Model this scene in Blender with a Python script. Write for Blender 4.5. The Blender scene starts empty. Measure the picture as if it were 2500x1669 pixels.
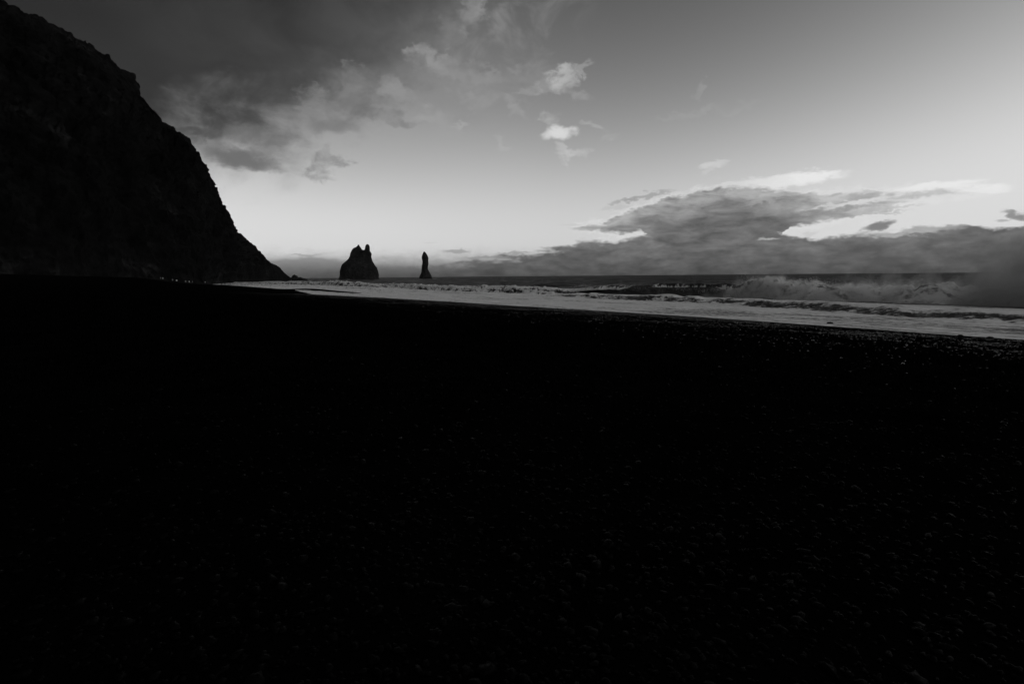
import bpy, bmesh, math, random
import numpy as np
from mathutils import Matrix, Vector

R = math.radians
rng = np.random.default_rng(7)
random.seed(7)
sc = bpy.context.scene
col = sc.collection

# ------------------------------------------------------------------ camera
F = 1389.0                       # focal length in photo pixels (2500 wide)
CAM = np.array([0.0, 0.0, 4.2])  # sea level is z = 0
PITCH, ROLL = R(6.60), R(-0.49)
cam = bpy.data.cameras.new('camera')
cam.sensor_width = 36.0
cam.lens = 36.0 * F / 2500.0
cam.clip_start, cam.clip_end = 0.1, 60000.0
cam_ob = bpy.data.objects.new('camera', cam)
col.objects.link(cam_ob)
ROT = Matrix.Rotation(R(90) - PITCH, 3, 'X') @ Matrix.Rotation(ROLL, 3, 'Z')
cam_ob.matrix_world = Matrix.Translation(Vector(CAM)) @ ROT.to_4x4()
sc.camera = cam_ob
RM = np.array(ROT)


def ray(px, py):
    d = RM @ np.array([(px - 1250.0) / F, -(py - 834.5) / F, -1.0])
    return d / np.hypot(d[0], d[1])        # unit horizontal length


def azel(px, py):
    d = ray(px, py)
    return math.degrees(math.atan2(d[0], d[1])), math.degrees(math.atan(d[2]))


def at_depth(px, py, depth):
    """world point seen in the photograph at px,py, standing `depth` metres along the view"""
    d = ray(px, py)
    return CAM + d * (depth / d[1])


def at_z(px, py, z=0.0):
    d = ray(px, py)
    return CAM + d * ((z - CAM[2]) / d[2])


# ------------------------------------------------------------------ node helper
class NT:
    def __init__(s, nt):
        s.nt = nt

    def new(s, t, **kw):
        n = s.nt.nodes.new(t)
        for k, v in kw.items():
            setattr(n, k, v)
        return n

    def put(s, sock, v):
        if isinstance(v, E):
            s.nt.links.new(v.s, sock)
        elif hasattr(v, 'links'):
            s.nt.links.new(v, sock)
        else:
            sock.default_value = v

    def math(s, op, *a, clamp=False):
        n = s.new('ShaderNodeMath', operation=op, use_clamp=clamp)
        for i, v in enumerate(a):
            s.put(n.inputs[i], v)
        return E(s, n.outputs[0])

    def e(s, sock):
        return E(s, sock)

    def smooth(s, x, lo, hi, a=0.0, b=1.0):
        n = s.new('ShaderNodeMapRange', interpolation_type='SMOOTHSTEP', clamp=True)
        s.put(n.inputs[0], x)
        for i, v in zip((1, 2, 3, 4), (lo, hi, a, b)):
            s.put(n.inputs[i], v)
        return E(s, n.outputs[0])

    def lin(s, x, lo, hi, a=0.0, b=1.0):
        n = s.new('ShaderNodeMapRange', clamp=True)
        s.put(n.inputs[0], x)
        for i, v in zip((1, 2, 3, 4), (lo, hi, a, b)):
            s.put(n.inputs[i], v)
        return E(s, n.outputs[0])

    def mix(s, f, a, b):
        n = s.new('ShaderNodeMix', data_type='FLOAT')
        s.put(n.inputs[0], f)
        s.put(n.inputs[2], a)
        s.put(n.inputs[3], b)
        return E(s, n.outputs[0])

    def xyz(s, x, y, z=0.0):
        n = s.new('ShaderNodeCombineXYZ')
        for i, v in enumerate((x, y, z)):
            s.put(n.inputs[i], v)
        return n.outputs[0]

    def noise(s, vec, scale, detail=4.0, rough=0.55, dist=0.0, lac=2.0, which=0, flat=False):
        n = s.new('ShaderNodeTexNoise', noise_dimensions='2D' if flat else '3D')
        if vec is not None:
            s.put(n.inputs['Vector'], vec)
        s.put(n.inputs['Scale'], scale)
        n.inputs['Detail'].default_value = detail
        n.inputs['Roughness'].default_value = rough
        n.inputs['Lacunarity'].default_value = lac
        n.inputs['Distortion'].default_value = dist
        return E(s, n.outputs[which])

    def curve(s, x, lo, hi, pts, ylo, yhi):
        """piecewise curve through (x, y) points as a Float Curve node"""
        n = s.new('ShaderNodeFloatCurve')
        s.put(n.inputs['Value'], s.lin(x, lo, hi))
        c = n.mapping.curves[0]
        P = sorted([((p - lo) / (hi - lo), (q - ylo) / (yhi - ylo)) for p, q in pts])
        if P[0][0] > 0:
            P.insert(0, (0.0, P[0][1]))
        if P[-1][0] < 1:
            P.append((1.0, P[-1][1]))
        while len(c.points) < len(P):
            c.points.new(0.5, 0.5)
        for i, (p, q) in enumerate(P):
            c.points[i].location = (min(max(p, 0), 1), min(max(q, 0), 1))
            c.points[i].handle_type = 'VECTOR'
        n.mapping.update()
        return E(s, n.outputs[0]) * (yhi - ylo) + ylo


class E:
    def __init__(s, t, sock):
        s.t, s.s = t, sock

    def __add__(s, o): return s.t.math('ADD', s, o)
    def __radd__(s, o): return s.t.math('ADD', o, s)
    def __sub__(s, o): return s.t.math('SUBTRACT', s, o)
    def __rsub__(s, o): return s.t.math('SUBTRACT', o, s)
    def __mul__(s, o): return s.t.math('MULTIPLY', s, o)
    def __rmul__(s, o): return s.t.math('MULTIPLY', o, s)
    def __truediv__(s, o): return s.t.math('DIVIDE', s, o)
    def __pow__(s, o): return s.t.math('POWER', s, o)
    def min(s, o): return s.t.math('MINIMUM', s, o)
    def max(s, o): return s.t.math('MAXIMUM', s, o)


# ------------------------------------------------------------------ world: monochrome dusk sky with clouds
SUN_AZ, SUN_EL = 100.0, 5.0      # degrees right of the view direction / above the horizon
SKY_STRENGTH = 0.1
world = bpy.data.worlds.new('World')
sc.world = world
world.use_nodes = True
W = NT(world.node_tree)
bg = world.node_tree.nodes['Background']
sky = W.new('ShaderNodeTexSky', sky_type='NISHITA', sun_disc=False)
sky.sun_elevation, sky.sun_rotation = R(SUN_EL), R(SUN_AZ)
sky.altitude, sky.air_density, sky.dust_density, sky.ozone_density = 0.0, 1.0, 0.5, 1.0
bw = W.new('ShaderNodeRGBToBW')
W.put(bw.inputs[0], sky.outputs[0])
lum = W.e(bw.outputs[0])
# black-and-white film response of the clear dusk sky: steep toe, soft shoulder
clear = 0.74 * (1.0 - W.math('EXPONENT', (lum ** 3.0) * -0.1295))

tc = W.new('ShaderNodeTexCoord')
sep = W.new('ShaderNodeSeparateXYZ')
W.put(sep.inputs[0], tc.outputs['Generated'])
dx, dy, dz = (W.e(o) for o in sep.outputs)
AZ0 = W.math('ARCTAN2', dx, dy) * 57.29578
EL0 = W.math('ARCSINE', dz) * 57.29578
ang = W.xyz(AZ0, EL0, 0.0)                       # degrees


def chan(noise_color, i):
    n = W.new('ShaderNodeSeparateColor')
    W.put(n.inputs[0], noise_color)
    return W.e(n.outputs[i])


def stretched(kx, ky, off=0.0):
    return W.xyz(AZ0 * kx + off, EL0 * ky, 0.0)


wn = W.noise(stretched(0.30, 0.42), 1.0, 4.0, 0.58, which=1, flat=True)      # soft warp
wx, wy = chan(wn, 0) - 0.5, chan(wn, 1) - 0.5
fn = W.noise(stretched(0.72, 1.75), 1.0, 5.0, 0.64, which=1, flat=True)     # finer, flattened warp for banks
fx, fy, fz = chan(fn, 0) - 0.5, chan(fn, 1) - 0.5, chan(fn, 2) - 0.5
pn = W.noise(stretched(0.40, 0.62, 7.0), 1.0, 5.5, 0.62, dist=0.15, which=1, flat=True)   # isotropic warp for loose puffs
px_n, py_n, pz_n = chan(pn, 0) - 0.5, chan(pn, 1) - 0.5, W.lin(chan(pn, 2), 0.34, 0.62, 0.25, 1.15)
wisp = W.noise(stretched(0.16, 0.26, 3.1), 1.0, 6.0, 0.58, dist=0.35, flat=True)
broad = W.noise(stretched(0.055, 0.09, 9.0), 1.0, 2.0, 0.5, flat=True)
AZ, EL = AZ0 + wx * 5.0, EL0 + wy * 4.0

lay = clear


def over(mask, value):
    global lay
    lay = W.mix(mask, lay, value)


def pts_el(*pp):
    return [azel(x, y) for x, y in pp]


# faint darkening veil low over the headland
over(W.smooth(AZ0, 2, -22) * W.smooth(EL0, 4, 13) * 0.35, 0.13)

# thin pale veil below the edge of the deck
veil_edge = W.curve(AZ, -60, 60, pts_el((0, 470), (420, 430), (640, 350), (800, 332), (1000, 316), (1200, 296),
                                       (1330, 240), (1430, 120), (1500, -60)), -5, 45)
veil = W.smooth(EL - veil_edge, -1.0, 3.5) * W.smooth(wisp, 0.42, 0.68)
over(veil * 0.75 * W.smooth(AZ0, 10, 0), W.mix(W.smooth(AZ0, -28, 2), 0.19, 0.27))

# stratus deck: dark upper left and over the cliff, carried on overhead and behind
deck_pts = pts_el((60, 450), (300, 415), (450, 378), (640, 330), (740, 284), (830, 244), (900, 200), (985, 145),
                  (1060, 70), (1120, -10)) + [(-180, 5), (-120, 5), (-80, 6), (6, 40), (25, 60), (60, 62), (120, 40), (180, 10)]
deck_edge = W.curve(AZ, -180, 180, deck_pts, -5, 90)
deck_t = EL - deck_edge + (wisp - 0.5) * 8.0
deck_core = W.smooth(deck_t, -5.6, 5.6)
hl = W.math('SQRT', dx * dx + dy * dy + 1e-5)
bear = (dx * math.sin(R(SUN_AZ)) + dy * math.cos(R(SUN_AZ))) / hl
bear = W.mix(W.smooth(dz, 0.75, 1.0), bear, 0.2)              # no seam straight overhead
deck_val = W.curve(bear, -1, 1, [(-1, .011), (-.8, .012), (-.5, .036), (-.24, .066), (.2, .22), (.5, .33), (1, .44)], 0, .5) * W.lin(broad, 0.3, 0.7, 0.78, 1.3) * W.lin(wisp, 0.35, 0.7, 0.84, 1.22)  # unseen overhead and sunward deck brightened to add light on the foam
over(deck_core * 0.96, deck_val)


# separate puffs and patches: (x, y, half width, half height in photo px, tilt deg, value, alpha, raggedness)
WARPED = {q: W.xyz(AZ0 + fx * (2.2 * q), EL0 + fy * (1.6 * q), 1.0) for q in (0.5, 0.9)}
LOOSE = {q: W.xyz(AZ0 + px_n * (3.8 * q), EL0 + py_n * (3.2 * q), 1.0) for q in (0.55, 1.0, 1.6)}


def dot3(v, c):
    n = W.new('ShaderNodeVectorMath', operation='DOT_PRODUCT')
    W.put(n.inputs[0], v)
    n.inputs[1].default_value = c
    return W.e(n.outputs['Value'])


def puff(x, y, rx, ry, tilt, val, alpha, rag=1.0, loose=False):
    a, e = azel(x, y)
    k = math.degrees(1.0 / F) * (math.cos(R(a)) + 0.1)
    rx, ry, c, s_ = rx * k, ry * k, math.cos(R(tilt)), math.sin(R(tilt))
    D_ = LOOSE if loose else WARPED
    P_ = D_[min(D_, key=lambda q: abs(q - rag))]
    u = dot3(P_, (c / rx, s_ / rx, -(a * c + e * s_) / rx))
    v = dot3(P_, (-s_ / ry, c / ry, (a * s_ - e * c) / ry))
    r2 = W.math('MULTIPLY_ADD', u, u, v * v)
    m = W.smooth(r2, 1.5 if loose else 1.25, 0.05 if loose else 0.12, 0.0, alpha)
    over(m * pz_n if loose and rag > .6 else m, val)


PUFFS = [
    (585, 386, 85, 22, -8, 0.150, 0.95, .5), (640, 330, 90, 20, -3, 0.16, 0.6, 1.2), (470, 320, 60, 18, 5, 0.07, 0.7, 1),
    (812, 308, 48, 18, 0, 0.17, 0.7, .6), (868, 262, 52, 19, -6, 0.15, 0.7, 1.1), (960, 285, 60, 14, -10, 0.17, 0.5, 1.2),
    (775, 255, 55, 24, -25, 0.24, 0.5, 1.4), (860, 215, 50, 22, 60, 0.22, 0.5, 1.5), (970, 225, 45, 20, -25, 0.31, 0.6, 1.3),
    (1020, 118, 24, 12, 20, 0.30, 0.6, 1.2), (1062, 140, 32, 26, -50, 0.31, 0.65, 1.4), (1085, 175, 70, 26, -12, 0.29, 0.55, 1.5),
    (1152, 30, 42, 26, 60, 0.29, 0.7, 1.3), (1120, 60, 50, 30, 50, 0.20, 0.5, 1.4), (1175, 175, 40, 14, -20, 0.29, 0.6, 1.2),
    (1260, 168, 32, 10, 0, 0.27, 0.5, 1.2), (1170, 245, 45, 16, -6, 0.32, 0.55, 1.2), (1262, 265, 36, 14, -22, 0.34, 0.6, 1.1),
    (1048, 285, 40, 16, 0, 0.36, 0.55, 1.1), (1120, 303, 26, 8, 0, 0.40, 0.6, 1), (1092, 318, 34, 18, 0, 0.36, 0.35, 1),
    (1360, 200, 48, 26, 12, 0.46, 0.9, 1.1), (1385, 195, 26, 26, 0, 0.45, 0.6, 1.2), (1410, 172, 34, 8, 18, 0.36, 0.5, 1.2),
    (1300, 222, 50, 10, 8, 0.33, 0.5, 1.2), (1412, 232, 24, 12, -20, 0.36, 0.5, 1.2), (1340, 300, 18, 20, 0, 0.44, 0.6, .8),
    (1365, 325, 36, 15, 4, 0.68, 1.0, .55), (1380, 375, 26, 12, -35, 0.50, 0.65, .9), (1405, 378, 32, 11, 10, 0.52, 0.8, .8),
    (1222, 352, 18, 8, -20, 0.43, 0.6, .8), (1450, 308, 26, 8, 0, 0.43, 0.5, .9), (1490, 333, 22, 10, 0, 0.45, 0.4, .9),
    (1705, 220, 8, 16, 10, 0.36, 0.5, .8),
    (1730, 275, 110, 8, 2, 0.40, 0.28, 1), (2090, 316, 70, 7, 2, 0.62, 0.35, 1),
    (783, 398, 38, 26, 75, 0.27, 1.0, 1.0), (826, 396, 26, 15, 15, 0.30, 1.0, 1.0), (790, 430, 44, 6, -6, 0.34, 0.5, 1.6),
]

# haze band and low cloud along the horizon
hz = EL0 + (fy * 1.1) + (wy * 0.5)
over(W.smooth(hz, 3.1, 0.15) * 0.97, W.lin(EL0, 0, 2.6, 0.088, 0.20))
over(W.smooth(hz, 1.05, 0.45) * 0.35, 0.10)
left_top = W.curve(AZ0 + fx * 3, -60, 60, pts_el((500, 660), (620, 634), (700, 628), (760, 623), (850, 634), (960, 648), (1080, 662), (1200, 680)), -3, 8)
over(W.smooth(left_top - EL0 + fy * 0.7, -0.12, 0.35) * 0.75, W.lin(EL0, 0.2, 2.4, 0.10, 0.27))

# the cloud bank low on the right: lower bank
streak = W.noise(stretched(0.34, 1.15, 5.0), 1.0, 6.0, 0.62, dist=0.3, flat=True)
leftness = W.smooth(AZ0, 16, -2)
k1 = AZ0 + fx * 1.8
low_top = W.curve(k1, -10, 60, pts_el((1040, 662), (1130, 642), (1180, 634), (1240, 626), (1330, 607), (1400, 596), (1420, 589), (1470, 587),
                                     (1500, 589), (1560, 576), (1600, 566), (1650, 535), (1700, 520), (1850, 530), (1900, 568), (1985, 583), (2060, 572), (2110, 562),
                                     (2190, 566), (2215, 558), (2230, 549), (2300, 551), (2370, 546), (2405, 551), (2430, 557), (2480, 551), (2530, 547),
                                     (2700, 540), (3200, 545)), -3, 12)
low_m = W.smooth(low_top - EL0 + fy * 0.8 + (streak - 0.55) * leftness * 3.0, W.mix(leftness, -0.10, -0.4), W.mix(leftness, 0.26, 0.6))
low_v = W.lin(EL0, 0.0, 4.8, 0.068, 0.195) * W.lin(fn and chan(fn, 2), 0.3, 0.7, 0.82, 1.2) * W.lin(wisp, 0.3, 0.7, 0.9, 1.15) * W.lin(streak, 0.35, 0.65, 0.84, 1.24)
over(W.smooth(low_top - EL0 + fy * 1.6, -0.5, 0.1) * 0.35 * W.smooth(AZ0, 3, 12), 0.78)      # bright backlit rim

over(low_m, low_v)
BASE = lay

# upper cloud body of the bank (only computed for directions near it, see the mix below)
k2 = AZ0 + fx * 2.4
up_top = W.curve(k2, 0, 60, pts_el((1350, 575), (1392, 562), (1405, 555), (1425, 551), (1475, 547), (1482, 538), (1520, 520), (1560, 506), (1590, 498), (1620, 484), (1690, 470),
                                   (1760, 456), (1800, 450), (1850, 447), (1900, 462), (1960, 472), (2010, 474), (2050, 469), (2110, 462), (2150, 468),
                                   (2250, 465), (2330, 460), (2400, 456), (2432, 457), (2450, 475), (2600, 500)), -3, 14)
up_bot = W.curve(k2, 0, 60, pts_el((1350, 520), (1392, 545), (1405, 556), (1430, 558), (1460, 566), (1530, 571), (1565, 566), (1600, 590), (1700, 620), (1880, 600), (1930, 556),
                                   (2000, 544), (2080, 531), (2140, 522), (2180, 511), (2205, 496), (2260, 487), (2350, 478), (2432, 461), (2450, 450), (2600, 440)), -3, 14)
d_up = (up_top - EL0).min(EL0 - up_bot) + fy * 1.05
up_a = W.smooth(d_up, -0.10, 0.26)
rightness = W.smooth(AZ0 + fx * 4, 24.0, 41.0)
up_v = W.mix(W.smooth(up_top - EL0, 0.1, 3.2), 0.30, 0.125) * W.lin(streak, 0.32, 0.66, 0.72, 1.5)
up_v = W.mix(rightness, up_v, W.lin(streak, 0.35, 0.62, 0.50, 0.88))
over(W.smooth((up_top - EL0).min(EL0 - up_bot) + fy * 2.2, -0.55, 0.1) * 0.45 * (1.0 - low_m), 0.80)
over(up_a * W.mix(rightness, 0.97, 0.75), up_v)

for p in [(1745, 402, 34, 9, 4, 0.66, 0.6, 1), (1725, 415, 16, 12, 40, 0.62, 0.4, 1), (1930, 440, 110, 17, 3, 0.80, 0.85, .9), (1990, 430, 55, 10, 5, 0.84, 0.8, .8), (1840, 447, 60, 9, 4, 0.70, 0.5, 1), (1890, 475, 60, 8, 2, 0.55, 0.45, 1),
          (1860, 490, 34, 8, 8, 0.42, 0.6, .8), (2030, 505, 60, 8, 4, 0.72, 0.6, .9), (2110, 492, 50, 7, 5, 0.72, 0.7, 1), (2290, 452, 90, 8, 2, 0.86, 0.8, .7), (2390, 460, 60, 10, -5, 0.86, 0.8, .7),
          (2110, 478, 40, 7, 6, 0.30, 0.6, 1), (2260, 474, 60, 6, 5, 0.48, 0.6, 1), (2010, 515, 90, 6, 5, 0.27, 0.7, .9), (2160, 510, 80, 4, 4, 0.48, 0.6, .9), (2130, 524, 70, 4, 4, 0.38, 0.6, .9),
          (2200, 560, 120, 13, 3, 0.74, 0.45, 1), (2145, 552, 34, 10, 10, 0.20, 0.95, .5), (2150, 565, 34, 3.5, 4, 0.66, 0.7, .4), (1978, 571, 14, 5, 10, 0.62, 0.8, .5), (1875, 584, 24, 3, 4, 0.50, 0.8, .5),
          (1520, 492, 40, 5, 6, 0.34, 0.6, .8), (1580, 478, 60, 6, 10, 0.28, 0.6, .8), (1500, 507, 40, 5, 5, 0.46, 0.4, 1), (1440, 558, 46, 5, 0, 0.30, 0.6, .6), (1395, 549, 30, 3, 4, 0.55, 0.4, .5),
          (2480, 527, 28, 8, -30, 0.22, 0.85, .6), (2450, 537, 18, 4, -8, 0.38, 0.7, .5), (2580, 560, 70, 20, -30, 0.2, 0.9, .6),
          (1117, 613, 34, 5, 3, 0.33, 0.8, .5), (1260, 616, 42, 3, 2, 0.33, 0.75, .4), (1190, 629, 60, 3.5, 1, 0.27, 0.7, .4), (1050, 592, 18, 2, 0, .55, .4, .3), (745, 622, 36, 3, -3, .30, .6, .5)]:
    puff(*p)

LOW = lay
lay = BASE
for p in PUFFS:
    puff(*p, loose=True)
UPPER = lay


def background(value):
    n = W.new('ShaderNodeBackground')
    c = W.new('ShaderNodeCombineColor')
    for k in range(3):
        W.put(c.inputs[k], value / SKY_STRENGTH)
    W.put(n.inputs['Color'], c.outputs[0])
    n.inputs['Strength'].default_value = SKY_STRENGTH
    return n.outputs[0]


def mix_bg(f, a, b):
    n = W.new('ShaderNodeMixShader')
    W.put(n.inputs[0], f)
    W.put(n.inputs[1], a)
    W.put(n.inputs[2], b)
    return n.outputs[0]


# each group of clouds is only evaluated where it stands in the sky (the groups do not overlap)
split = W.mix(W.math('GREATER_THAN', AZ0, 8.5), 6.2, 12.6)
is_up = W.math('GREATER_THAN', EL0, split)
near = W.math('LESS_THAN', W.math('ABSOLUTE', AZ0), 54.0) * W.math('LESS_THAN', EL0, 34.0) * W.math('GREATER_THAN', EL0, -1.0)
world.node_tree.nodes.remove(bg)
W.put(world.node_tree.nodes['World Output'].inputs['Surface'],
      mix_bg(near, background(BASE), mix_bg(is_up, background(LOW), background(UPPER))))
world.cycles.sampling_method = 'MANUAL'
world.cycles.sample_map_resolution = 1024

# ------------------------------------------------------------------ sun (nearly set, behind the bank to the right)
sun = bpy.data.lights.new('sun', 'SUN')
sun.energy, sun.angle = 0.12, R(12)
sun.color = (1, 1, 1)
sun_ob = bpy.data.objects.new('sun', sun)
col.objects.link(sun_ob)
sd = Vector((math.sin(R(SUN_AZ)) * math.cos(R(SUN_EL)), math.cos(R(SUN_AZ)) * math.cos(R(SUN_EL)), math.sin(R(SUN_EL))))
sun_ob.rotation_euler = sd.to_track_quat('Z', 'Y').to_euler()

sc.view_settings.view_transform = 'Standard'
sc.view_settings.look = 'None'
sc.view_settings.exposure = 0.0
sc.view_settings.gamma = 1.0
sc.view_settings.use_curve_mapping = False
sc.cycles.use_denoising = True
sc.cycles.max_bounces = 3
sc.cycles.diffuse_bounces = 1
sc.cycles.glossy_bounces = 2
sc.cycles.volume_bounces = 2
sc.cycles.sample_clamp_indirect = 4.0


# ------------------------------------------------------------------ numpy noise
def _hash(ix, iy, iz, seed):
    u = np.uint32
    h = ix * u(374761393) + iy * u(668265263) + iz * u(2147483647) + u((seed * 974711) & 0xFFFFFFFF)
    h = (h ^ (h >> u(13))) * u(1274126177)
    h = (h ^ (h >> u(16))) * u(2246822519)
    h = h ^ (h >> u(15))
    return (h & u(0xFFFFFF)).astype(np.float32) * np.float32(1.0 / 0xFFFFFF)


def vnoise(x, y, z=None, seed=0):
    """value noise, range -1..1"""
    x, y = np.broadcast_arrays(np.asarray(x, float), np.asarray(y, float))
    q = lambda t: (t * t * t * (t * (t * 6 - 15) + 10)).astype(np.float32)
    ci = lambda t: t.astype(np.int32).view(np.uint32) if t.ndim else np.uint32(int(t) & 0xFFFFFFFF)
    one = np.uint32(1)
    ix, iy = np.floor(x), np.floor(y)
    u, v = q(x - ix), q(y - iy)
    ix, iy = ci(ix), ci(iy)
    if z is None:
        planes = [(np.uint32(0), 1.0)]
    else:
        z = np.broadcast_to(np.asarray(z, float), x.shape)
        iz = np.floor(z)
        w = q(z - iz)
        iz = ci(iz)
        planes = [(iz, 1 - w), (iz + one, w)]
    r = 0
    for kz, wz in planes:
        h00, h10 = _hash(ix, iy, kz, seed), _hash(ix + one, iy, kz, seed)
        h01, h11 = _hash(ix, iy + one, kz, seed), _hash(ix + one, iy + one, kz, seed)
        p0 = h00 + (h10 - h00) * u
        p1 = h01 + (h11 - h01) * u
        r = r + (p0 + (p1 - p0) * v) * wz
    return r * 2 - 1


def fbm(x, y, z=None, octaves=4, gain=0.5, seed=0, ridged=False):
    a, s, t = 1.0, 0.0, 0.0
    f = 1.0
    for o in range(octaves):
        n = vnoise(np.asarray(x) * f + 17.3 * o, np.asarray(y) * f - 9.1 * o, None if z is None else np.asarray(z) * f + 4.7 * o, seed + o)
        if ridged:
            n = 1 - 2 * np.abs(n)
        s = s + a * n
        t += a
        a *= gain
        f *= 2.03
    return s / t


def sstep(x, lo, hi):
    t = np.clip((x - lo) / (hi - lo), 0, 1)
    return t * t * (3 - 2 * t)


# ------------------------------------------------------------------ mesh helpers
def grid_faces(nu, nv, wrap=False):
    i = np.arange(nu - (0 if wrap else 1))
    j = np.arange(nv - 1)
    I, J = np.meshgrid(i, j, indexing='ij')
    I2 = (I + 1) % nu
    return np.stack([I * nv + J, I2 * nv + J, I2 * nv + J + 1, I * nv + J + 1], -1).reshape(-1, 4)


def mesh_np(name, verts, faces, mat, smooth=True, attrs=None, link=True):
    verts = np.asarray(verts, np.float32).reshape(-1, 3)
    faces = np.asarray(faces, np.int32)
    k = faces.shape[1]
    me = bpy.data.meshes.new(name)
    me.vertices.add(len(verts))
    me.vertices.foreach_set('co', verts.ravel())
    me.loops.add(faces.size)
    me.loops.foreach_set('vertex_index', faces.ravel())
    me.polygons.add(len(faces))
    me.polygons.foreach_set('loop_start', np.arange(0, faces.size, k, dtype=np.int32))
    me.polygons.foreach_set('use_smooth', np.full(len(faces), smooth))
    me.update(calc_edges=True)
    me.validate()
    for an, av in (attrs or {}).items():
        av = np.asarray(av, np.float32)
        if av.ndim == 1:
            at = me.attributes.new(an, 'FLOAT', 'POINT')
            at.data.foreach_set('value', av)
        else:
            at = me.attributes.new(an, 'FLOAT_VECTOR', 'POINT')
            at.data.foreach_set('vector', av.ravel())
    me.materials.append(mat)
    ob = bpy.data.objects.new(name, me)
    if link:
        col.objects.link(ob)
    return ob


def tag(o, label=None, cat=None, group=None, kind=None):
    if label:
        o['label'] = label
    if cat:
        o['category'] = cat
    if group:
        o['group'] = group
    if kind:
        o['kind'] = kind
    return o


# ------------------------------------------------------------------ materials
def grey(v):
    return (v, v, v, 1.0)


def material(name):
    m = bpy.data.materials.new(name)
    m.use_nodes = True
    t = NT(m.node_tree)
    b = m.node_tree.nodes['Principled BSDF']
    return m, t, b


def greyc(t, v):
    n = t.new('ShaderNodeCombineColor')
    for i in range(3):
        t.put(n.inputs[i], v)
    return n.outputs[0]


def bump(t, b, h, strength, dist):
    n = t.new('ShaderNodeBump')
    n.inputs['Strength'].default_value = strength
    n.inputs['Distance'].default_value = dist
    t.put(n.inputs['Height'], h)
    t.put(b.inputs['Normal'], n.outputs[0])


def attr(t, name, vec=False):
    n = t.new('ShaderNodeAttribute', attribute_name=name)
    return n.outputs['Vector'] if vec else t.e(n.outputs['Fac'])


def mat_rock(name, base, scale, spec=0.25, patch=0.0):
    m, t, b = material(name)
    g = t.new('ShaderNodeNewGeometry')
    n = t.noise(g.outputs['Position'], scale, 8, 0.66)
    n2 = t.noise(g.outputs['Position'], scale * 0.12, 6, 0.6)
    v = t.lin(n, 0.34, 0.68, 0.1, 2.4) * t.lin(n2, 0.36, 0.64, 0.15, 2.2) * base
    if patch:                          # turf and bird-limed ledges
        v = v + t.smooth(n2 + (n - 0.5) * 0.35, 0.60, 0.72) * patch
    t.put(b.inputs['Base Color'], greyc(t, v))
    b.inputs['Roughness'].default_value = 0.85
    b.inputs['Specular IOR Level'].default_value = spec
    bump(t, b, n, 1.0, 0.9 / scale)
    return m


M_CLIFF = mat_rock('basalt cliff', 0.0034, 0.30, 0.04, 0.018)
M_STACK = mat_rock('basalt stack', 0.010, 0.25, 0.1)
M_STONE = mat_rock('wet dark stone', 0.004, 6.0, 0.15)

M_SAND, t, b = material('black volcanic sand')
g = t.new('ShaderNodeNewGeometry')
n1 = t.noise(g.outputs['Position'], 28.0, 6, 0.65)
n2 = t.noise(g.outputs['Position'], 1.1, 5, 0.6)
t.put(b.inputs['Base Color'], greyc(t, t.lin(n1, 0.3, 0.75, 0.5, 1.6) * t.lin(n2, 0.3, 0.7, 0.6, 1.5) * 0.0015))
b.inputs['Roughness'].default_value = 0.9
b.inputs['Specular IOR Level'].default_value = 0.0
bump(t, b, n1, 1.0, 0.02)

M_PEBBLE, t, b = material('wet basalt pebbles')
g = t.new('ShaderNodeNewGeometry')
oi = attr(t, 'tone')
n1 = t.noise(g.outputs['Position'], 60.0, 4, 0.6)
t.put(b.inputs['Base Color'], greyc(t, t.lin(n1, 0.3, 0.75, 0.6, 1.4) * oi))
t.put(b.inputs['Roughness'], t.lin(n1, 0.35, 0.7, 0.38, 0.7))
b.inputs['Specular IOR Level'].default_value = 0.02
bump(t, b, n1, 0.5, 0.006)

M_COBBLE, t, b = material('wet glossy cobbles')
g = t.new('ShaderNodeNewGeometry')
oi = attr(t, 'tone')
n1 = t.noise(g.outputs['Position'], 25.0, 4, 0.6)
t.put(b.inputs['Base Color'], greyc(t, t.lin(n1, 0.3, 0.75, 0.6, 1.4) * oi))
t.put(b.inputs['Roughness'], t.lin(n1, 0.35, 0.65, 0.06, 0.35))
t.put(b.inputs['Specular IOR Level'], t.smooth(n1, 0.62, 0.45, 0.0, 0.45))

M_SEA, t, b = material('dark sea water and foam')
sh = attr(t, 'shore', True)                     # metres along / off the shore
fo = attr(t, 'foam')
far = attr(t, 'far')
sp = t.new('ShaderNodeSeparateXYZ')
t.put(sp.inputs[0], sh)
sa, sn = t.e(sp.outputs[0]), t.e(sp.outputs[1])
lace = t.noise(t.xyz(sa * 0.16, sn * 0.9), 1.0, 9, 0.66, dist=0.3, flat=True)       # streaks drawn out along the shore
lace2 = t.noise(t.xyz(sa * 1.3, sn * 2.6), 1.0, 7, 0.68, flat=True)
pat = lace * 0.55 + lace2 * 0.45
foam = t.smooth(fo + (pat - 0.5) * 2.7 * t.lin(fo, 0.0, 0.3), 0.38, 0.62)
gp = t.new('ShaderNodeNewGeometry')
w1 = t.noise(t.xyz(sa * 0.22, sn * 0.5), 1.0, 8, 0.62, flat=True)
w2 = t.noise(t.xyz(sa * 0.020, sn * 0.055), 1.0, 6, 0.60, flat=True)
w = t.mix(far, w1 * 0.6, w2 * 13.0)
caps = t.noise(t.xyz(sa * 0.012, sn * 0.05), 1.0, 8, 0.68, flat=True)
capm = t.smooth(caps, 0.665, 0.72) * far * 0.5
foam = foam.max(capm)
foam_v = t.lin(pat, 0.36, 0.64, 0.58, 0.98)
t.put(b.inputs['Base Color'], greyc(t, t.mix(foam, 0.010, foam_v)))
t.put(b.inputs['Roughness'], t.mix(foam, t.mix(far, 0.12, 0.28), 0.9))
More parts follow.
